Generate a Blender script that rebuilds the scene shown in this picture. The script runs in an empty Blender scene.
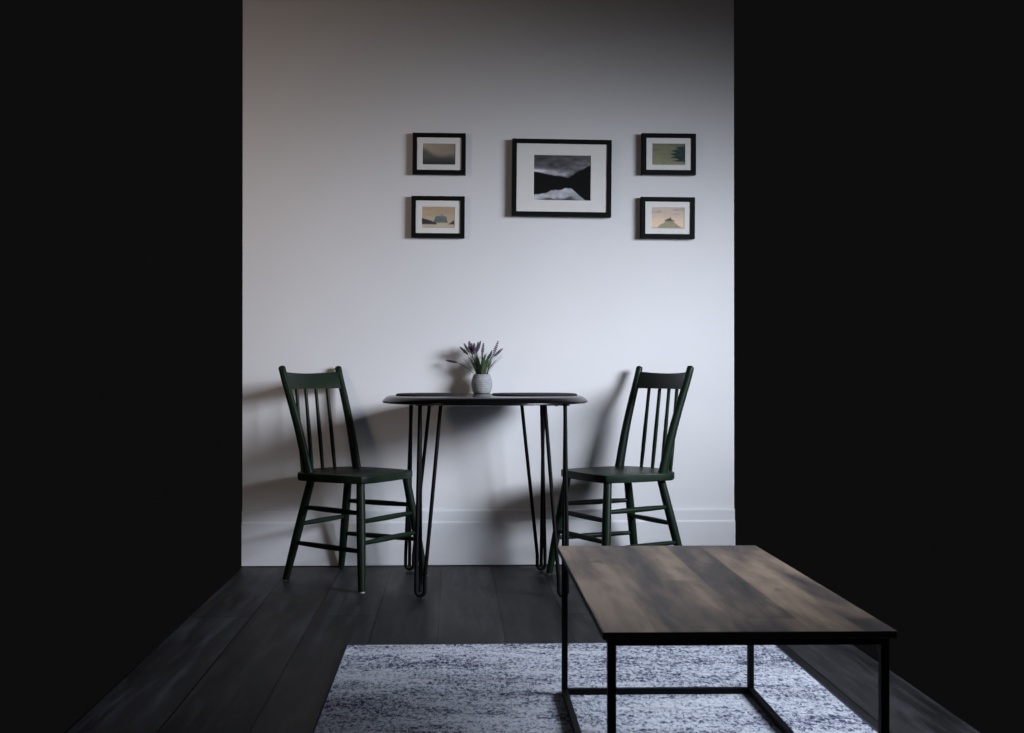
import bpy, bmesh, math, random
from mathutils import Vector, Matrix
random.seed(7)
C = bpy.context.scene.collection
PI = math.pi

# ------------------------------------------------------------------ materials
def s2l(c):
    return tuple((v/12.92 if v <= .04045 else ((v+.055)/1.055)**2.4) for v in c)

class NT:
    """tiny node helper"""
    def __init__(s, name):
        s.m = bpy.data.materials.new(name); s.m.use_nodes = True
        s.t = s.m.node_tree; s.n = s.t.nodes; s.b = s.n['Principled BSDF']
        s.out = s.n['Material Output']
    def node(s, kind, **kw):
        n = s.n.new(kind)
        for k, v in kw.items():
            setattr(n, k, v)
        return n
    def link(s, a, b): s.t.links.new(a, b)
    def val(s, n, key, v):
        if hasattr(v, 'is_output'): s.link(v, n.inputs[key])
        else: n.inputs[key].default_value = v
    def coords(s, scale=(1, 1, 1), loc=(0, 0, 0), rot=(0, 0, 0)):
        tc = s.node('ShaderNodeTexCoord'); mp = s.node('ShaderNodeMapping')
        s.link(tc.outputs['Object'], mp.inputs['Vector'])
        mp.inputs['Scale'].default_value = scale
        mp.inputs['Location'].default_value = loc
        mp.inputs['Rotation'].default_value = rot
        return mp.outputs['Vector']
    def noise(s, vec, scale, detail=4, rough=.55, dist=0):
        n = s.node('ShaderNodeTexNoise')
        s.link(vec, n.inputs['Vector'])
        n.inputs['Scale'].default_value = scale; n.inputs['Detail'].default_value = detail
        n.inputs['Roughness'].default_value = rough; n.inputs['Distortion'].default_value = dist
        return n.outputs['Fac']
    def ramp(s, fac, stops, interp='LINEAR'):
        r = s.node('ShaderNodeValToRGB'); r.color_ramp.interpolation = interp
        e = r.color_ramp.elements
        while len(e) < len(stops): e.new(.5)
        for k, (p, c) in enumerate(stops):
            e[k].position = p; e[k].color = (*c, 1) if len(c) == 3 else c
        s.link(fac, r.inputs['Fac'])
        return r.outputs['Color']
    def mix(s, fac, a, b, mode='MIX'):
        n = s.node('ShaderNodeMix', data_type='RGBA', blend_type=mode)
        for i, v in ((0, fac), (6, a), (7, b)):
            if hasattr(v, 'is_output'): s.link(v, n.inputs[i])
            elif i == 0: n.inputs[0].default_value = v
            else: n.inputs[i].default_value = (*v, 1)
        return n.outputs[2]
    def bump(s, h, strength, dist=.01):
        n = s.node('ShaderNodeBump'); s.link(h, n.inputs['Height'])
        n.inputs['Strength'].default_value = strength; n.inputs['Distance'].default_value = dist
        s.link(n.outputs['Normal'], s.b.inputs['Normal'])
    def base(s, c, rough=.5, metal=0, spec=.5):
        if hasattr(c, 'is_output'): s.link(c, s.b.inputs['Base Color'])
        else: s.b.inputs['Base Color'].default_value = (*c, 1)
        if hasattr(rough, 'is_output'): s.link(rough, s.b.inputs['Roughness'])
        else: s.b.inputs['Roughness'].default_value = rough
        s.b.inputs['Metallic'].default_value = metal
        s.b.inputs['Specular IOR Level'].default_value = spec
        return s.m

def simple(name, c, rough=.5, metal=0, spec=.5, var=.25, nscale=30):
    t = NT(name)
    f = t.noise(t.coords(), nscale)
    lo = tuple(v*(1-var) for v in c); hi = tuple(v*(1+var) for v in c)
    return t.base(t.ramp(f, [(.3, lo), (.7, hi)]), rough, metal, spec)

def mat_wall():
    t = NT('painted_plaster')
    v = t.coords()
    c = t.ramp(t.noise(v, 1.3, 3), [(.3, (.70, .70, .715)), (.7, (.74, .74, .755))])
    t.bump(t.noise(v, 160, 3), .05, .002)
    return t.base(c, .75, spec=.25)

def mat_floor():
    t = NT('dark_laminate_planks')
    v = t.coords(rot=(0, 0, PI/2), loc=(0, .051, 0))
    tc = t.node('ShaderNodeTexCoord'); sx = t.node('ShaderNodeSeparateXYZ'); cx = t.node('ShaderNodeCombineXYZ')
    t.link(tc.outputs['Object'], sx.inputs[0])
    ad = t.node('ShaderNodeMath', operation='ADD'); t.link(sx.outputs['X'], ad.inputs[0]); ad.inputs[1].default_value = .051+.2225*20
    ay = t.node('ShaderNodeMath', operation='ADD'); t.link(sx.outputs['Y'], ay.inputs[0]); ay.inputs[1].default_value = 10.45
    t.link(ay.outputs[0], cx.inputs['X']); t.link(ad.outputs[0], cx.inputs['Y'])
    br = t.node('ShaderNodeTexBrick', offset=.37, offset_frequency=2)
    t.link(cx.outputs[0], br.inputs['Vector'])
    br.inputs['Color1'].default_value = (.30, .30, .30, 1); br.inputs['Color2'].default_value = (.75, .75, .75, 1)
    br.inputs['Mortar'].default_value = (0, 0, 0, 1); br.inputs['Scale'].default_value = 1
    br.inputs['Mortar Size'].default_value = .0035; br.inputs['Mortar Smooth'].default_value = .2
    br.inputs['Brick Width'].default_value = 2.6; br.inputs['Row Height'].default_value = .2225
    g = t.noise(t.coords(scale=(22, 2.2, 1)), 1.0, 6, .6, .4)
    g2 = t.noise(t.coords(scale=(5, 1.2, 1)), 1.0, 4, .6)
    c1 = t.ramp(g, [(.30, (.003, .0028, .0028)), (.5, (.013, .0125, .0128)), (.70, (.056, .055, .059))])
    c2 = t.mix(.45, c1, t.ramp(g2, [(.35, (.003, .0028, .0028)), (.65, (.038, .037, .039))]))
    tone = t.ramp(br.outputs['Color'], [(.25, (.6, .6, .6)), (.8, (1.9, 1.9, 1.98))])
    c3 = t.mix(1, c2, tone, 'MULTIPLY')
    c4 = t.mix(br.outputs['Fac'], c3, (.003, .003, .003))
    t.bump(br.outputs['Fac'], .6, -.003)
    return t.base(c4, t.ramp(g2, [(.3, (.40, .40, .40)), (.7, (.62, .62, .62))]), spec=.25)

def mat_rug():
    t = NT('distressed_rug_weave')
    big = t.noise(t.coords(scale=(1.5, 4.5, 1), loc=(3.1, 1.7, 0)), 1.6, 4, .6)
    streak = t.noise(t.coords(scale=(13, 30, 1)), 1.0, 5, .65, .4)
    speck = t.noise(t.coords(scale=(95, 58, 1)), 1.0, 3, .7, .8)
    fine = t.noise(t.coords(scale=(260, 240, 1)), 1.0, 2, .6)
    def mad(a, k, b):
        n = t.node('ShaderNodeMath', operation='MULTIPLY_ADD'); t.link(a, n.inputs[0]); n.inputs[1].default_value = k
        if hasattr(b, 'is_output'): t.link(b, n.inputs[2])
        else: n.inputs[2].default_value = b
        return n.outputs[0]
    f = mad(big, .70, mad(streak, .62, mad(speck, 1.45, mad(fine, .3, -1.02))))     # about .5 in the mean
    c = t.ramp(f, [(.22, (.03, .037, .07)), (.36, (.12, .135, .19)), (.43, (.28, .30, .375)), (.51, (.50, .525, .61)), (.70, (.72, .74, .80))])
    br = t.noise(t.coords(scale=(1.2, 3.2, 1), loc=(.4, 9.3, 0)), 1.7, 4, .6)
    mb = t.node('ShaderNodeMath', operation='MULTIPLY')
    t.link(t.ramp(br, [(.55, (0, 0, 0)), (.70, (1, 1, 1))]), mb.inputs[0]); t.link(t.ramp(streak, [(.42, (0, 0, 0)), (.62, (.75, .75, .75))]), mb.inputs[1])
    c = t.mix(mb.outputs[0], c, (.11, .088, .078))
    t.bump(fine, .5, .004)
    return t.base(c, .95, spec=.05)

def mat_coffee_wood():
    t = NT('rustic_brown_wood')
    tc = t.node('ShaderNodeTexCoord'); sx = t.node('ShaderNodeSeparateXYZ'); cx = t.node('ShaderNodeCombineXYZ')
    t.link(tc.outputs['Object'], sx.inputs[0])
    t.link(sx.outputs['Y'], cx.inputs['X'])
    ad = t.node('ShaderNodeMath', operation='ADD'); t.link(sx.outputs['X'], ad.inputs[0]); ad.inputs[1].default_value = 3.02
    t.link(ad.outputs[0], cx.inputs['Y'])
    br = t.node('ShaderNodeTexBrick', offset=.43, offset_frequency=2); t.link(cx.outputs[0], br.inputs['Vector'])
    br.inputs['Color1'].default_value = (.1, .1, .1, 1); br.inputs['Color2'].default_value = (.9, .9, .9, 1); br.inputs['Mortar'].default_value = (.5, .5, .5, 1)
    br.inputs['Scale'].default_value = 1; br.inputs['Mortar Size'].default_value = .0; br.inputs['Brick Width'].default_value = .9; br.inputs['Row Height'].default_value = .095
    g = t.noise(t.coords(scale=(26, 3.2, 1)), 1.0, 6, .62, .5)
    patch = t.noise(t.coords(scale=(8, 1.7, 1), loc=(2, 4.4, 0)), 1.2, 3, .55, .3)
    s = t.node('ShaderNodeMath', operation='MULTIPLY_ADD'); t.link(br.outputs['Color'], s.inputs[0]); s.inputs[1].default_value = .22; t.link(patch, s.inputs[2])
    s2 = t.node('ShaderNodeMath', operation='MULTIPLY_ADD'); t.link(g, s2.inputs[0]); s2.inputs[1].default_value = .35; t.link(s.outputs[0], s2.inputs[2])
    c = t.ramp(s2.outputs[0], [(.58, (.046, .040, .039)), (.70, (.088, .071, .063)), (.84, (.20, .150, .112)), (.98, (.34, .25, .18))])
    kn = t.noise(t.coords(scale=(9, 6, 1), loc=(1, .6, 0)), 1.3, 2, .5)
    c = t.mix(t.ramp(kn, [(.70, (0, 0, 0)), (.78, (.6, .6, .6))]), c, (.035, .027, .022))
    t.bump(g, .15, .002)
    return t.base(c, .52, spec=.35)

def mat_pot():
    t = NT('ribbed_grey_ceramic')
    w = t.node('ShaderNodeTexWave', wave_type='BANDS', bands_direction='Z'); t.link(t.coords(), w.inputs['Vector'])
    w.inputs['Scale'].default_value = 32; w.inputs['Distortion'].default_value = .6
    t.bump(w.outputs['Fac'], .35, .002)
    c = t.ramp(t.noise(t.coords(), 60, 4), [(.3, (.22, .225, .24)), (.7, (.33, .335, .355))])
    return t.base(c, .7, spec=.3)

def mat_art(name):
    t = NT(name)
    a = t.node('ShaderNodeAttribute', attribute_name='Col')
    return t.base(a.outputs['Color'], .7, spec=.15)

def mat_glass():
    t = NT('picture_glass')
    tr = t.node('ShaderNodeBsdfTransparent'); gl = t.node('ShaderNodeBsdfGlossy'); gl.inputs['Roughness'].default_value = .03
    fr = t.node('ShaderNodeFresnel'); fr.inputs['IOR'].default_value = 1.35
    mx = t.node('ShaderNodeMixShader')
    ge = t.node('ShaderNodeNewGeometry'); mu = t.node('ShaderNodeMath', operation='MULTIPLY'); inv = t.node('ShaderNodeMath', operation='SUBTRACT'); inv.inputs[0].default_value = 1
    t.link(ge.outputs['Backfacing'], inv.inputs[1]); t.link(fr.outputs[0], mu.inputs[0]); t.link(inv.outputs[0], mu.inputs[1])
    t.link(mu.outputs[0], mx.inputs[0]); t.link(tr.outputs[0], mx.inputs[1]); t.link(gl.outputs[0], mx.inputs[2])
    t.link(mx.outputs[0], t.out.inputs['Surface'])
    return t.m

M = dict(
    wall=mat_wall(), floor=mat_floor(), rug=mat_rug(), wood=mat_coffee_wood(), pot=mat_pot(), glass=mat_glass(),
    trim=simple('white_trim_paint', (.72, .725, .75), .45, spec=.4, var=.02, nscale=4),
    green=simple('dark_green_paint', (.0058, .0145, .0072), .42, spec=.16, var=.22, nscale=9),
    glide=simple('pale_chair_glide', (.45, .44, .42), .5),
    black_wood=simple('black_lacquered_wood', (.0035, .0035, .004), .2, spec=.28, var=.15),
    black_steel=simple('black_steel', (.0035, .0035, .004), .55, 0, .1, var=.15),
    frame=simple('black_frame_wood', (.004, .004, .0042), .6, spec=.12, var=.2),
    mat_board=simple('white_mat_board', (.76, .755, .735), .9, spec=.1, var=.02),
    placemat=simple('black_woven_placemat', (.014, .013, .015), .8, spec=.2, var=.4, nscale=300),
    binding=simple('rug_edge_binding', (.085, .09, .12), .95, spec=.05, var=.3, nscale=120),
    soil=simple('dark_soil', (.012, .010, .008), .95, var=.5, nscale=200),
    stem=simple('green_stem', (.045, .085, .035), .7, var=.35, nscale=80),
    leaf=simple('grey_green_leaf', (.045, .080, .032), .7, var=.4, nscale=60),
    flower=simple('purple_flower', (.080, .046, .090), .85, var=.45, nscale=250),
    brown_edge=simple('dark_wood_edge', (.020, .016, .014), .6, var=.25, nscale=25),
)

# ------------------------------------------------------------------ mesh helpers
def obj(name, bm, mat, parent=None, smooth=False, loc=None):
    me = bpy.data.meshes.new(name)
    bmesh.ops.recalc_face_normals(bm, faces=bm.faces[:])
    if smooth:
        for f in bm.faces: f.smooth = True
    bm.to_mesh(me); bm.free()
    if smooth:
        try: me.set_sharp_from_angle(angle=math.radians(42))
        except Exception: pass
    o = bpy.data.objects.new(name, me); C.objects.link(o)
    me.materials.append(M[mat] if isinstance(mat, str) else mat)
    if parent: o.parent = parent
    if loc: o.location = loc
    return o

def tag(o, label, cat, group=None):
    o['label'] = label; o['category'] = cat
    if group: o['group'] = group
    return o

def thing(name, label, cat, loc=(0, 0, 0), rotz=0, group=None):
    o = bpy.data.objects.new(name, None); C.objects.link(o)
    o.empty_display_size = .1
    o.location = loc; o.rotation_euler = (0, 0, rotz)
    return tag(o, label, cat, group)

def box(bm, x0, x1, y0, y1, z0, z1, bev=0, seg=2):
    r = bmesh.ops.create_cube(bm, size=1)
    for v in r['verts']:
        v.co = Vector(((x0+x1)/2+v.co.x*(x1-x0), (y0+y1)/2+v.co.y*(y1-y0), (z0+z1)/2+v.co.z*(z1-z0)))
    if bev:
        es = list({e for v in r['verts'] for e in v.link_edges})
        bmesh.ops.bevel(bm, geom=es, offset=bev, segments=seg, affect='EDGES', profile=.6)
    return bm

def tube(bm, pts, rads, n=14, flat=None, cap=True, up=Vector((0, 1, 0))):
    """swept tube; rads per point, flat = (a,b) section scale or list of them"""
    pts = [Vector(p) for p in pts]
    rings = []; prev = None
    for i, p in enumerate(pts):
        d = (pts[min(i+1, len(pts)-1)]-pts[max(i-1, 0)]).normalized()
        if prev is None:
            u = up - d*up.dot(d)
            if u.length < 1e-3: u = Vector((1, 0, 0)) - d*d.x
            u.normalize()
        else:
            u = (prev - d*prev.dot(d)).normalized()
        prev = u; w = d.cross(u)
        r = rads[i] if hasattr(rads, '__len__') else rads
        fl = (1, 1) if flat is None else (flat[i] if isinstance(flat, list) else flat)
        rings.append([bm.verts.new(p + u*math.cos(2*PI*k/n)*r*fl[0] + w*math.sin(2*PI*k/n)*r*fl[1]) for k in range(n)])
    for a, b in zip(rings, rings[1:]):
        for k in range(n):
            bm.faces.new((a[k], a[(k+1) % n], b[(k+1) % n], b[k]))
    if cap:
        bm.faces.new(rings[0][::-1]); bm.faces.new(rings[-1])
    return bm

def lathe(bm, prof, n=48, c=(0, 0), close=True):
    rings = []
    for r, z in prof:
        if r < 1e-5: rings.append([bm.verts.new((c[0], c[1], z))])
        else: rings.append([bm.verts.new((c[0]+r*math.cos(2*PI*k/n), c[1]+r*math.sin(2*PI*k/n), z)) for k in range(n)])
    for a, b in zip(rings, rings[1:]):
        for k in range(n):
            A = [a[k % len(a)], a[(k+1) % len(a)], b[(k+1) % len(b)], b[k % len(b)]]
            A = list(dict.fromkeys(A))
            if len(A) >= 3: bm.faces.new(A)
    return bm

def prism(bm, outline, z0, z1, bev=0, seg=2):
    lo = [bm.verts.new((x, y, z0)) for x, y in outline]; hi = [bm.verts.new((x, y, z1)) for x, y in outline]
    n = len(outline)
    bm.faces.new(lo[::-1]); top = bm.faces.new(hi)
    for k in range(n): bm.faces.new((lo[k], lo[(k+1) % n], hi[(k+1) % n], hi[k]))
    if bev:
        es = [e for e in bm.edges if abs(e.verts[0].co.z-e.verts[1].co.z) < 1e-6]
        bmesh.ops.bevel(bm, geom=es, offset=bev, segments=seg, affect='EDGES', profile=.5)
    return bm

def smooth_closed(pts, it=2):
    for _ in range(it):
        q = []
        for a, b in zip(pts, pts[1:]+pts[:1]):
            q += [(a[0]*.75+b[0]*.25, a[1]*.75+b[1]*.25), (a[0]*.25+b[0]*.75, a[1]*.25+b[1]*.75)]
        pts = q
    return pts

def bez(p, n=12):
    """Catmull-Rom through points"""
    p = [Vector(v) for v in p]; P = [p[0]*2-p[1]]+p+[p[-1]*2-p[-2]]; out = []
    for i in range(1, len(P)-2):
        for k in range(n):
            t = k/n; a, b, c, d = P[i-1:i+3]
            out.append(.5*((2*b)+(c-a)*t+(2*a-5*b+4*c-d)*t*t+(-a+3*b-3*c+d)*t**3))
    return out+[p[-1]]

def struct(name, bm, mat):
    o = obj(name, bm, mat); o['kind'] = 'structure'; return o

# ------------------------------------------------------------------ the setting
WX0, WX1, H_WALL = -.944, 1.279, 2.75
struct('wall_back', box(bmesh.new(), WX0, WX1, 0, .12, 0, H_WALL), 'wall')
struct('floor', box(bmesh.new(), WX0, WX1, -3.55, 0, -.03, 0), 'floor')
bm = bmesh.new()
prof = [(-.002, .004), (-.020, .004), (-.020, .192), (-.0165, .197), (-.0125, .200), (-.0125, .243), (-.011, .2485), (-.007, .2515), (-.002, .2515)]
A = [bm.verts.new((WX0, y, z)) for y, z in prof]; B = [bm.verts.new((WX1, y, z)) for y, z in prof]
for k in range(len(prof)-1): bm.faces.new((A[k], A[k+1], B[k+1], B[k]))
bm.faces.new((A[-1], A[0], B[0], B[-1])); bm.faces.new(A[::-1]); bm.faces.new(B)
struct('baseboard_back', bm, 'trim')

# ------------------------------------------------------------------ chairs
HS, ST = .454, .032
def make_chair(loc, rotz, label):
    t = thing('dining_chair', label, 'chair', loc, rotz, 'green spindle-back chairs')
    # seat: bowed front, squared rear corners, rear edge bowed out behind the spindles
    out = [(.1770, -.1690), (.1875, -.09), (.191, 0), (.1875, .09), (.1770, .1690), (.172, .1740),
           (.06, .184), (-.05, .192), (-.132, .1945), (-.146, .190), (-.178, .158), (-.206, .105), (-.220, .05), (-.224, 0),
           (-.220, -.05), (-.206, -.105), (-.178, -.158), (-.146, -.190), (-.132, -.1945), (-.05, -.192), (.06, -.184), (.172, -.1740)]
    obj('seat', prism(bmesh.new(), out, HS-ST, HS, .006, 3), 'green', t, True)
    zb = HS-ST
    legs = {}
    for sx in (1, -1):
        for sy in (-1, 1):
            top = Vector((.155, .152*sy, zb+.004)) if sx > 0 else Vector((-.134, .1205*sy, zb+.004))
            foot = Vector((.210, .2125*sy, .004)) if sx > 0 else Vector((-.224, .179*sy, .004))
            legs[(sx, sy)] = (top, foot)
            P = [foot.lerp(top, k/10) for k in range(11)]
            R = [.0142, .0154, .0165, .0174, .0181, .0185, .0186, .0184, .0180, .0174, .0170]
            l = obj('leg', tube(bmesh.new(), P, R, 18), 'green', t, True)
            g = bmesh.new(); lathe(g, [(0, 0), (.0115, 0), (.0128, .0015), (.0128, .0045), (0, .0045)], 18, (foot.x, foot.y))
            go = obj('glide', g, 'glide', l, True); go['label'] = 'pale plastic glide'
    def on(leg, z):
        top, foot = legs[leg]; return foot.lerp(top, (z-foot.z)/(top.z-foot.z))
    def stretcher(a, b, z, r=.0103):
        p, q = on(a, z), on(b, z)
        P = [p.lerp(q, k/12) for k in range(13)]
        R = [r*(.82+.30*math.sin(PI*k/12)) for k in range(13)]
        obj('stretcher', tube(bmesh.new(), P, R, 12, up=Vector((0, 0, 1))), 'green', t, True)
    for z in (.272, .188): stretcher((1, -1), (1, 1), z)
    for sy in (-1, 1):
        for z in (.306, .158): stretcher((-1, sy), (1, sy), z)
    stretcher((-1, -1), (-1, 1), .236)
    # back posts: flattened and wide at the seat, round at the tip, a slight backward bend
    def post(s, sy):
        x = -.118-.128*s + .007*math.sin(PI*min(1, s*1.15))
        return Vector((x, sy*(.1572+.0242*s), HS-.004+(.8950-HS+.004)*s))
    for sy in (-1, 1):
        P, R, Fl = [], [], []
        for k in range(17):
            s = k/16; P.append(post(s*.985, sy)); R.append(.0182-.0032*s); Fl.append((.85+.15*s, 1.22-.22*s))
        tip = post(.985, sy); d = (post(1, sy)-post(.97, sy)).normalized()
        for a in (.3, .6, .85, .98):
            P.append(tip+d*(.010*math.sin(a*PI/2))); R.append(.0149*math.cos(a*PI/2)+.0004); Fl.append((1, 1))
        obj('back_post', tube(bmesh.new(), P, R, 18, Fl), 'green', t, True)
    # curved crest rail between the posts
    def rail_bow(v): return -.030*(1-v*v)
    bm = bmesh.new(); N = 20; th = .0075; rows = []
    for k in range(N+1):
        v = -1+2*k/N; sec = []
        for (s, dx) in ((.784, -th), (.784, th), (.797, th*1.05), (.938, th*.95), (.951, th*.6), (.951, -th*.6), (.938, -th*.95), (.797, -th*1.05)):
            p = post(s-(.018*(1-v*v) if s > .85 else 0), 1)
            sec.append(bm.verts.new((p.x+rail_bow(v)+dx, p.y*v*.985, p.z)))
        rows.append(sec)
    for a, b in zip(rows, rows[1:]):
        for k in range(8): bm.faces.new((a[k], a[(k+1) % 8], b[(k+1) % 8], b[k]))
    bm.faces.new(rows[0][::-1]); bm.faces.new(rows[-1])
    obj('crest_rail', bm, 'green', t, True)
    for f in (-1, -1/3, 1/3, 1):
        b = Vector((-.198-.010*(1-f*f), .104*f, HS-.004))
        pt = post(.79, 1); q = Vector((pt.x+rail_bow(.098*f/.1765), .0985*f, pt.z+.004))
        P = [b.lerp(q, k/12) for k in range(13)]
        R = [.0076+.0014*math.sin(PI*min(1, k/12*1.4)) for k in range(13)]
        obj('spindle', tube(bmesh.new(), P, R, 12), 'green', t, True)
    return t

make_chair((-.4138, -.3155, 0), -.5994, 'dark green wooden spindle-back chair left of the round table, facing right')
make_chair((.6975, -.3269, 0), 3.6009, 'dark green wooden spindle-back chair right of the round table, behind the coffee table')

# ------------------------------------------------------------------ round table on hairpin legs
TX, TY, TR, TZ = .1315, -.4355, .4225, .775
t = thing('round_table', 'round black table on hairpin legs against the wall between two green chairs', 'table', (TX, TY, 0))
bm = bmesh.new()
lathe(bm, [(0, .7445), (.375, .7445), (.404, .745), (.4185, .7465), (.4225, .7495), (.4225, .7525), (.4205, .7555), (.4160, .7610),
           (.4105, .7662), (.4045, .7705), (.3970, .7738), (.388, .775), (0, .775)], 96)
obj('tabletop', bm, 'black_wood', t, True)
UB = .7445
def hairpin(K, A1, A2, foot):
    K, A1, A2, F = [Vector((p[0]-TX, p[1]-TY, p[2] if len(p) > 2 else UB-.003)) for p in (K, A1, A2, (*foot, .0075))]
    r = .0075
    side = (A1-K); side.z = 0; side.normalize()
    bm = bmesh.new()
    # U bend at the floor: two rods run down to it, the third is welded into the bend
    h = .017; z0 = .0085
    L = F-side*h; Rr = F+side*h
    def arc(): return [Vector((F.x, F.y, 0))+side*(-h*math.cos(PI*k/10))+Vector((0, 0, z0+.020-.020*math.sin(PI*k/10))) for k in range(11)]
    a = arc()
    lean = .04
    P = [K] + [K.lerp(a[0]+Vector((0, 0, lean)), k/6) for k in range(1, 7)] + a + [(a[-1]+Vector((0, 0, lean))).lerp(A1, k/6) for k in range(0, 6)] + [A1]
    tube(bm, P, r, 12)
    tube(bm, [A2.lerp(a[5]+Vector((0, 0, .013)), k/6) for k in range(7)], r, 12)
    leg = obj('hairpin_leg', bm, 'black_steel', t, True)
    # L-shaped fixing plate under the top, with screw heads
    bm = bmesh.new(); w = .017
    xs = sorted((K.x, A1.x)); ys = sorted((K.y, A2.y))
    box(bm, xs[0]-w, xs[1]+w, K.y-w, K.y+w, UB-.0045, UB, .001, 1)
    box(bm, K.x-w+.0002, K.x+w-.0002, ys[0]-w, ys[1]+w, UB-.0043, UB-.0002, .001, 1)
    mid = (K+A1)/2
    for q in (mid, (K+A2)/2, A2):
        lathe(bm, [(0, UB-.0075), (.004, UB-.007), (.006, UB-.0045), (.006, UB-.002), (0, UB-.002)], 10, (q.x+.006, q.y+.006))
    obj('mounting_plate', bm, 'black_steel', leg)
hairpin((-.129, -.655), (-.048, -.655), (-.131, -.573), (-.126, -.714))
hairpin((.440, -.660), (.361, -.660), (.449, -.582), (.425, -.732))
hairpin((-.179, -.205), (-.100, -.205), (-.179, -.287), (-.190, -.142))
hairpin((.384, -.205), (.297, -.205), (.386, -.287), (.386, -.160))

def placemat(cx, cy, rx, ry, rot, label):
    bm = bmesh.new(); n = 56; prof = [(.0, 0), (1, 0), (1.0, .004), (.985, .0065), (.9, .0055), (0, .005)]
    rings = []
    for q, z in prof:
        rings.append([bm.verts.new((0, 0, z))] if q == 0 else
                     [bm.verts.new((rx*q*math.copysign(abs(math.cos(2*PI*k/n))**.7, math.cos(2*PI*k/n)), ry*q*math.copysign(abs(math.sin(2*PI*k/n))**.7, math.sin(2*PI*k/n)), z)) for k in range(n)])
    for a, b in zip(rings, rings[1:]):
        for k in range(n):
            q = list(dict.fromkeys([a[k % len(a)], a[(k+1) % len(a)], b[(k+1) % len(b)], b[k % len(b)]]))
            if len(q) >= 3: bm.faces.new(q)
    o = obj('placemat', bm, 'placemat', None, True, (cx, cy, TZ+.0005))
    o.rotation_euler.z = rot
    return tag(o, label, 'placemat', 'dark placemats on the round table')
placemat(-.105, -.40, .13, .175, 0, 'thin dark placemat on the round black table, left of the potted lavender')
placemat(.338, -.40, .175, .19, 0, 'thin dark placemat on the round black table, right of the potted lavender')

# ------------------------------------------------------------------ potted lavender
pot_x, pot_y = .128, -.085
t = thing('potted_lavender', 'small grey ribbed pot of purple lavender standing on the round black table', 'plant', (pot_x, pot_y, TZ+.0005))
bm = bmesh.new()
lathe(bm, [(0, 0), (.0345, 0), (.0385, .003), (.0430, .015), (.0460, .030), (.0470, .043), (.0455, .058), (.0415, .073), (.0380, .0835),
           (.0365, .0855), (.0345, .0845), (.0350, .078), (.0360, .070), (0, .070)], 48)
obj('pot', bm, 'pot', t, True)
bm = bmesh.new(); lathe(bm, [(0, .0705), (.0352, .0705), (.0330, .0790), (.018, .0825), (0, .083)], 32)
obj('soil', bm, 'soil', t, True)
PXM = 1/226.5
def stem_at(tip, base, by, ty, wide=1.0):
    """tip / base of the flower spike, in metres from the pot's axis (x) and the pot's foot (z)"""
    root = Vector((max(-.022, min(.022, base[0]*.35)), by*.4, .078))
    b = Vector((base[0], by, base[1])); q = Vector((tip[0], ty, tip[1]))
    pts = bez([root, root.lerp(b, .5)+Vector((0, 0, .006)), b, q], 8)
    bm = bmesh.new(); tube(bm, pts, [.0013-.0005*k/len(pts) for k in range(len(pts))], 6)
    st = obj('stem', bm, 'stem', t, True)
    # flower spike: whorls of little buds along the top of the stem
    bm = bmesh.new(); n = 8; d = (q-b)
    for k in range(n):
        s = k/(n-1); c = b+d*s; rr = (.0050*math.sin(PI*(.18+.74*s))+.0010)*wide
        for j in range(6):
            a = 2*PI*(j/6+k*.29); ax = d.normalized()
            u = ax.orthogonal().normalized(); w = ax.cross(u)
            p = c+(u*math.cos(a)+w*math.sin(a))*rr*.8
            m = Matrix.Translation(p) @ ax.to_track_quat('Z', 'Y').to_matrix().to_4x4() @ Matrix.Diagonal((rr*.50+.0004, rr*.50+.0004, .0029+.0008*random.random(), 1))
            bmesh.ops.create_icosphere(bm, subdivisions=1, radius=1, matrix=m)
    obj('flower_spike', bm, 'flower', st, True)
def P2(px, py): return ((px-481.5)*PXM, (392.8-py)*PXM)
for tip, base, by, ty, wd in (
        ((460.0, 346.3), (467.0, 353.0), .004, .006, .9), ((463.8, 343.0), (468.5, 351.0), -.012, -.016, .9), ((468.8, 340.6), (470.6, 351.0), .006, .010, 1.35),
        ((473.8, 342.8), (473.6, 352.5), -.016, -.022, 1.1), ((480.2, 340.4), (476.6, 350.5), .010, .018, 1.0), ((477.6, 341.5), (476.0, 352.0), -.01, -.02, .9),
        ((483.2, 342.6), (481.8, 353.5), .004, .006, .9), ((497.7, 340.6), (493.0, 353.5), -.006, -.010, 1.05), ((502.2, 347.8), (494.2, 355.0), .006, .010, .95),
        ((445.7, 359.3), (456.0, 361.3), .020, .036, .8), ((471.5, 342.5), (472.0, 353.0), .020, .028, 1.0), ((491.5, 350.0), (489.0, 357.0), -.012, -.016, .7)):
    stem_at(P2(*tip), P2(*base), by, ty, wd)
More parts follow.
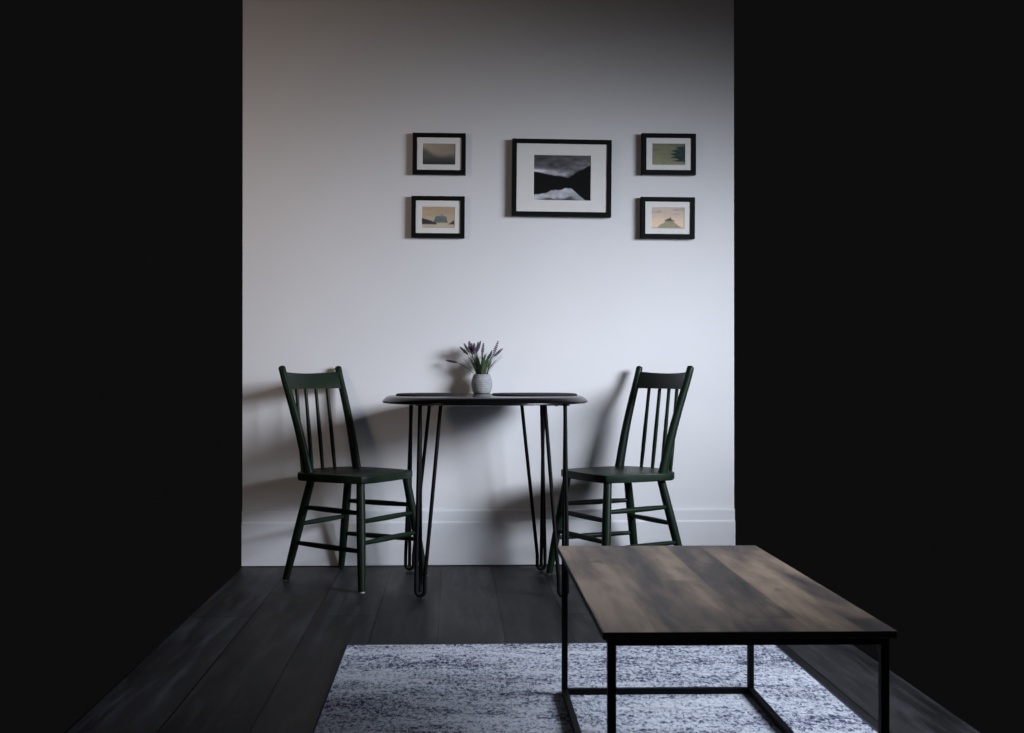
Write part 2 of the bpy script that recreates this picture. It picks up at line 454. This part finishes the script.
# narrow leaves, each its own part
def leaf(a, lean, L, r0=.018, w=.0028):
    bm = bmesh.new(); base = Vector((math.cos(a)*r0*random.random(), math.sin(a)*r0*random.random(), .079))
    dirv = Vector((math.cos(a)*math.sin(lean), math.sin(a)*math.sin(lean), math.cos(lean)))
    side = dirv.cross(Vector((0, 0, 1)));  side = side.normalized() if side.length > 1e-3 else Vector((1, 0, 0))
    nor = side.cross(dirv); rows = []
    for k in range(7):
        s = k/6; c = base+dirv*(L*s)+Vector((math.cos(a), math.sin(a), 0))*(L*.22*s*s)-Vector((0, 0, 1))*(L*.10*s*s)
        ww = w*(.45+1.1*math.sin(PI*min(.97, .12+.85*s)))*.8
        rows.append([bm.verts.new(c-side*ww), bm.verts.new(c+nor*.0007), bm.verts.new(c+side*ww), bm.verts.new(c-nor*.0007)])
    for x, y in zip(rows, rows[1:]):
        for k in range(4): bm.faces.new((x[k], x[(k+1) % 4], y[(k+1) % 4], y[k]))
    bm.faces.new(rows[0][::-1]); bm.faces.new(rows[-1])
    obj('leaf', bm, 'leaf', t, True)
for k in range(96):
    a = 2*PI*k/96*7+random.uniform(-.2, .2)
    leaf(a, random.uniform(.02, .46), random.uniform(.050, .118), .028, .0026)

# ------------------------------------------------------------------ rug
RX0, RX1, RY0, RY1, RZ = -.335, 1.02, -3.35, -1.470, .009
out = []
for cx, cy, a0 in ((RX1-.012, RY1-.012, 0), (RX0+.012, RY1-.012, 90), (RX0+.012, RY0+.012, 180), (RX1-.012, RY0+.012, 270)):
    for k in range(5):
        a = math.radians(a0+90*k/4); out.append((cx+.012*math.cos(a), cy+.012*math.sin(a)))
rug = obj('rug', prism(bmesh.new(), out, .0005, RZ, .002, 2), 'rug')
tag(rug, 'pale blue-grey distressed area rug lying on the dark plank floor', 'rug')
bm = bmesh.new()
tube(bm, [(x, y, .0052) for x, y in out]+[(out[0][0], out[0][1], .0052)], .0046, 8, cap=False, up=Vector((0, 0, 1)))
b = obj('edge_binding', bm, 'binding', rug, True); b['label'] = 'dark stitched rug edge'

# ------------------------------------------------------------------ coffee table
CX0, CX1, CYF, CYB, CZ = .2765, .815, -2.985, -2.005, .404
t = thing('coffee_table', 'low coffee table with rustic brown plank top and black metal frame, on the rug', 'coffee table', ((CX0+CX1)/2, (CYF+CYB)/2, RZ+.0004), -.0105)
def lb(bm, x0, x1, y0, y1, z0, z1, bev=0):
    ox, oy = (CX0+CX1)/2, (CYF+CYB)/2
    return box(bm, x0-ox, x1-ox, y0-oy, y1-oy, z0-RZ, z1-RZ, bev)
top = obj('tabletop', lb(bmesh.new(), CX0, CX1, CYF, CYB, CZ-.014, CZ, .0012), 'wood', t)
top.data.materials.append(M['brown_edge'])
for p in top.data.polygons:
    if p.normal.z < .5: p.material_index = 1
q = .0155; i = .0105
lx = (CX0+i, CX1-i-q); ly = (CYF+i, CYB-i-q)
apz0, apz1 = CZ-.0275, CZ-.0142
for x in lx:
    for y in ly:
        l = obj('leg', lb(bmesh.new(), x, x+q, y, y+q, RZ, apz0+.0001, .001), 'black_steel', t)
        # little corner gusset under the top
        sx = 1 if x == lx[0] else -1; sy = 1 if y == ly[0] else -1
        bm = bmesh.new(); ox, oy = (CX0+CX1)/2, (CYF+CYB)/2
        yb = (y+q if sy > 0 else y)-oy; xc = x+q/2-ox
        tri = [(yb-.001*sy, apz0-RZ), (yb+.036*sy, apz0-RZ), (yb-.001*sy, apz0-RZ-.042)]
        a = [bm.verts.new((xc-.002, yy, zz)) for yy, zz in tri]; c = [bm.verts.new((xc+.002, yy, zz)) for yy, zz in tri]
        bm.faces.new(a); bm.faces.new(c[::-1])
        for k in range(3): bm.faces.new((a[k], a[(k+1) % 3], c[(k+1) % 3], c[k]))
        obj('corner_gusset', bm, 'black_steel', l)
for y in ly:
    obj('apron_rail', lb(bmesh.new(), lx[0], lx[1]+q, y, y+q, apz0, apz1, .001), 'black_steel', t)
    obj('floor_rail', lb(bmesh.new(), lx[0]+q, lx[1], y, y+q, RZ, RZ+q, .001), 'black_steel', t)
for x in lx:
    obj('apron_rail', lb(bmesh.new(), x, x+q, ly[0]+q, ly[1], apz0, apz1, .001), 'black_steel', t)
    obj('floor_rail', lb(bmesh.new(), x, x+q, ly[0]+q, ly[1], RZ, RZ+q, .001), 'black_steel', t)

# ------------------------------------------------------------------ framed pictures
def h2(x, y, s=0):
    n = math.sin(x*127.1+y*311.7+s*74.7)*43758.5453; return n-math.floor(n)
def vn(x, y, s=0):
    ix, iy = math.floor(x), math.floor(y); fx, fy = x-ix, y-iy
    fx = fx*fx*(3-2*fx); fy = fy*fy*(3-2*fy)
    a = h2(ix, iy, s)+(h2(ix+1, iy, s)-h2(ix, iy, s))*fx; b = h2(ix, iy+1, s)+(h2(ix+1, iy+1, s)-h2(ix, iy+1, s))*fx
    return a+(b-a)*fy
def fbm(x, y, s=0): return vn(x, y, s)*.55+vn(x*2.1, y*2.1, s+1)*.28+vn(x*4.3, y*4.3, s+2)*.17
def lerp3(a, b, t): t = max(0, min(1, t)); return tuple(p+(q-p)*t for p, q in zip(a, b))
def ss(a, b, x): t = max(0, min(1, (x-a)/(b-a))); return t*t*(3-2*t)

def art_lake(u, v):                                  # u right, v down, 0..1; monochrome lake under cloud
    n = fbm(u*5+1.3*v, v*11, 3); n2 = fbm(u*10, v*22, 8)
    g = .16+.20*n+.10*(n2-.4)
    band = math.exp(-((v-(.36+.07*u+.03*(n2-.5)))/.07)**2)*ss(.80, .50, u)
    g += .36*band*(.45+.9*n)+.16*math.exp(-((v-.22-.1*(u-.8))/.09)**2)*ss(.5, .95, u)*(n2+.1)
    left = .375+.20*u+.03*(fbm(u*22, 0, 5)-.5); right = .53-.62*max(0, u-.58)**.80+.05*(fbm(u*26, 3, 6)-.5)
    hill = min(left if u < .64 else 9, right if u > .52 else 9)
    g = g+(.035+.02*n2*ss(.6, .2, u)-g)*ss(hill-.006, hill+.012, v)
    lake = .865-.14*ss(0, .56, u)-.018*math.sin(u*24)*ss(.1, .4, u) if u < .60 else .715+.9*max(0, u-.66)**.9
    lake += .022*(fbm(u*20, 1, 14)-.5)
    m = fbm(u*8, v*20, 12)
    lg = .60+.26*(m-.45)-.34*ss(.90, .97, v-.07*(m-.5))*ss(.03, .2, u)*ss(.95, .6, u)
    g = g+(lg-g)*ss(lake-.004, lake+.022, v)
    return (g*.975, g*.985, g*1.03)
def art_mist(u, v):                                  # dim misty lake
    top = lerp3((.56, .51, .45), (.47, .43, .39), u)
    edge = .25+.33*ss(.0, .5, u)-.05*ss(.6, 1, u)
    c = lerp3(top, (.30, .30, .285), ss(edge-.16, edge+.18, v)); c = lerp3(c, (.185, .195, .20), ss(.55, .92, v))
    k = .96+.08*fbm(u*10, v*14, 20)
    return tuple(x*k for x in c)
def art_island(u, v):                                # sand-coloured dusk, blue island, dark points
    c = lerp3((.60, .51, .41), (.68, .61, .51), v*1.4); c = lerp3(c, (.53, .49, .44), .8*fbm(u*5, v*14, 31)-.1)
    prof = ss(.33, .46, u)*ss(.80, .72, u)
    isl = .74-.36*prof*(.80+.30*(fbm(u*13, 1, 33)-.3))-.05*math.exp(-((u-.62)/.05)**2)
    if v < .75: c = lerp3(c, lerp3((.27, .33, .35), (.40, .44, .44), fbm(u*16, v*14, 34)), ss(isl-.02, isl+.03, v)*ss(.32, .36, u)*ss(.81, .77, u))
    hl = .50+.55*u+.05*(fbm(u*18, 2, 35)-.5); hr = .62+1.1*max(0, .97-u)
    if v < .86:
        if u < .46: c = lerp3(c, (.20, .20, .21), ss(hl-.02, hl+.03, v))
        if u > .72: c = lerp3(c, (.25, .23, .22), ss(hr-.02, hr+.03, v))
    c = lerp3(c, (.66, .61, .54), ss(.79, .83, v)*.85); c = lerp3(c, (.47, .46, .45), ss(.92, .98, v))
    return c
def art_tree(u, v):                                  # olive sky with a dark leaning tree mass
    c = lerp3((.36, .37, .30), (.48, .47, .38), v*.7+.3*(1-u)); k = .85+.3*fbm(u*5, v*10, 41); c = tuple(x*k for x in c)
    tooth = abs(((v*6.5+.6*fbm(v*9, u*4, 42)) % 1)-.5)*2
    lim = .52+.22*tooth*(.5+.6*fbm(v*7, 1, 44))+.30*abs(v-.50)+.28*ss(.28, .04, v)
    m = ss(lim-.03, lim+.05, u)*ss(.86, .78, v)
    return lerp3(c, lerp3((.11, .16, .17), (.20, .25, .25), fbm(u*14, v*14, 43)), m)
def art_hill(u, v):                                  # peach sky, grey-green hill with a darker wooded top
    c = lerp3((.66, .60, .56), (.76, .67, .59), ss(.1, .8, v)); k = fbm(u*4, v*9, 51)
    c = lerp3(c, (.58, .53, .50), ss(.45, .75, k)*ss(.55, .1, v))
    hh = .52+1.05*abs(u-.54)*(1+.25*fbm(u*10, 0, 52))
    c = lerp3(c, lerp3((.46, .47, .38), (.56, .53, .44), fbm(u*12, v*12, 53)), ss(hh-.02, hh+.03, v))
    tt = .55-.12*math.exp(-((u-.57)/.035)**2)-.05*math.exp(-((u-.50)/.03)**2)+1.6*max(0, abs(u-.55)-.11)+.07*fbm(u*34, 1, 54)
    c = lerp3(c, (.24, .27, .22), ss(tt-.02, tt+.02, v)*ss(.68, .58, v))
    c = lerp3(c, (.56, .53, .46), ss(.90, .97, v))
    return c

GAIN = 1.0
def picture(x0, x1, z0, z1, bw, mat_box, fn, label, roll, depth=.030, grid=(80, 60)):
    cx, cz = (x0+x1)/2, (z0+z1)/2; w, h = (x1-x0)/2, (z1-z0)/2
    t = thing('picture_frame', label, 'picture', (cx, -.002, cz))
    t.rotation_euler.y = math.radians(roll)
    # frame: mitred ring with a front lip
    bm = bmesh.new()
    sec = [(0, 0), (0, -depth+.0015), (.0015, -depth), (bw-.0015, -depth), (bw, -depth+.0015), (bw, -.004), (bw-.004, 0)]   # inset, y
    rings = []
    for ins, y in sec:
        rings.append([bm.verts.new((sx*(w-ins), y, sz*(h-ins))) for sx, sz in ((-1, -1), (1, -1), (1, 1), (-1, 1))])
    for a, b in zip(rings, rings[1:]+rings[:1]):
        for k in range(4): bm.faces.new((a[k], a[(k+1) % 4], b[(k+1) % 4], b[k]))
    obj('frame', bm, 'frame', t)
    # mat board with a bevelled window, the print behind it
    ix, iz = w-bw+.0005, h-bw+.0005; yb = -depth+.0055
    (u0, u1, v0, v1) = mat_box                                     # print rectangle, metres from centre
    bm = bmesh.new()
    o_ = [bm.verts.new((sx*ix, yb, sz*iz)) for sx, sz in ((-1, -1), (1, -1), (1, 1), (-1, 1))]
    m_ = [bm.verts.new((x, yb, z)) for x, z in ((u0-.0012, v0-.0012), (u1+.0012, v0-.0012), (u1+.0012, v1+.0012), (u0-.0012, v1+.0012))]
    n_ = [bm.verts.new((x, yb+.0018, z)) for x, z in ((u0, v0), (u1, v0), (u1, v1), (u0, v1))]
    p_ = [bm.verts.new((sx*ix, yb+.0018, sz*iz)) for sx, sz in ((-1, -1), (1, -1), (1, 1), (-1, 1))]
    for A_, B_ in ((o_, m_), (m_, n_), (n_, p_), (p_, o_)):
        for k in range(4): bm.faces.new((A_[k], A_[(k+1) % 4], B_[(k+1) % 4], B_[k]))
    obj('mat_board', bm, 'mat_board', t)
    NX, NZ = grid; bm = bmesh.new(); cols = []
    V = []
    for j in range(NZ+1):
        for i in range(NX+1):
            V.append(bm.verts.new((u0-.003+(u1-u0+.006)*i/NX, yb+.0024, v1+.003-(v1-v0+.006)*j/NZ)))
            c = s2l(tuple(max(0, min(1, q*GAIN)) for q in fn(i/NX, j/NZ))); cols.append((*[min(1, q*PG) for q in c], 1))
    for j in range(NZ):
        for i in range(NX):
            k = j*(NX+1)+i; bm.faces.new((V[k], V[k+1], V[k+NX+2], V[k+NX+1]))
    o = obj('print', bm, ART, t)
    at = o.data.color_attributes.new('Col', 'FLOAT_COLOR', 'POINT')
    for k, c in enumerate(cols): at.data[k].color = c
    bm = bmesh.new(); box(bm, -ix, ix, yb-.004, yb-.002, -iz, iz)
    obj('glass_pane', bm, 'glass', t)
    bm = bmesh.new(); box(bm, -ix+.001, ix-.001, yb+.0032, yb+.0062, -iz+.001, iz-.001)
    obj('backing_board', bm, 'brown_edge', t)
    return t
PG = 1.55                                                           # prints are seen in dim light: paint reflectance above what the eye reads
ART = mat_art('printed_art_paper')
SC = 221.36
def pxx(v): return (v-453.0)/SC
picture(.2655, .7145, 1.5720, 1.9195, .0205, (-.126, .130, -.100, .102), art_lake, 'large black-framed black-and-white lake photograph in a wide white mat, centre of the wall', .55, .031, (110, 84))
picture(-.1815, .0575, 1.7590, 1.9450, .0200, (-.0745, .0715, -.0475, .0455), art_mist, 'small black-framed dim misty lake print, upper one left of the large photograph', .35, .026)
picture(-.1870, .0525, 1.4745, 1.6615, .0200, (-.0725, .0735, -.0480, .0450), art_island, 'small black-framed print of a blue island at sandy dusk, lower left picture', .35, .026)
picture(.8530, 1.0990, 1.7640, 1.9500, .0205, (-.0755, .0735, -.0480, .0470), art_tree, 'small black-framed olive print with a dark tree mass, upper right picture', .2, .028)
picture(.8480, 1.0940, 1.4745, 1.6620, .0205, (-.0740, .0745, -.0475, .0465), art_hill, 'small black-framed peach print of a green hill, lower right picture', .3, .028)

# ------------------------------------------------------------------ light
def area(name, loc, target, sx, sy, power, color, spread=180):
    l = bpy.data.lights.new(name, 'AREA'); l.shape = 'RECTANGLE'; l.size = sx; l.size_y = sy
    l.energy = power; l.color = color; l.spread = math.radians(spread)
    o = bpy.data.objects.new(name, l); C.objects.link(o); o.location = loc
    o.rotation_euler = (Vector(target)-Vector(loc)).to_track_quat('-Z', 'Y').to_euler()
    return o
area('window_daylight', (3.1, -2.4, 1.80), (.28, 0, .69), 1.5, .9, 19, (.84, .895, 1.0), 50)
area('rug_side_fill', (2.4, -2.3, 1.15), (-.35, -1.9, 0), 1.5, .9, 21, (.80, .87, 1.0), 80)  # extra cool fill added from the right to brighten the rug, no second window
area('warm_room_lamp', (-2.3, -2.3, 1.75), (-.85, 0, 1.60), .5, .5, 2.8, (1.0, .78, .63), 76)
area('overhead_fill', (.2, -2.6, 2.7), (.2, -2.2, 0), 1.6, 1.6, .5, (.95, .95, 1.0), 180)  # weak ambient fill added overhead to lift the shadows, not a real fixture
w = bpy.data.worlds.new('dim_room'); bpy.context.scene.world = w; w.use_nodes = True
w.node_tree.nodes['Background'].inputs['Color'].default_value = (.0040, .0040, .0041, 1)
w.node_tree.nodes['Background'].inputs['Strength'].default_value = 1

# ------------------------------------------------------------------ camera: level lens behind the coffee table
Fpx, PX, PY = 1100., 488.5, 366.5
cam = bpy.data.cameras.new('camera'); co = bpy.data.objects.new('camera', cam); C.objects.link(co)
cam.sensor_width = 36; cam.sensor_fit = 'HORIZONTAL'; cam.lens = Fpx*36/1024
cam.shift_x = (512-PX)/1024
co.location = (0, -4.9692, .88)
yaw = math.radians(1.8484); pitch = math.radians(.1823)
co.rotation_euler = (PI/2+pitch, 0, -yaw)
cam.dof.use_dof = True; cam.dof.focus_distance = 4.6; cam.dof.aperture_fstop = 11
cam.clip_start = .05
sc = bpy.context.scene; sc.camera = co
vs = sc.view_settings
vs.view_transform = 'Standard'; vs.look = 'None'; vs.exposure = 0; vs.gamma = 1; vs.use_curve_mapping = False
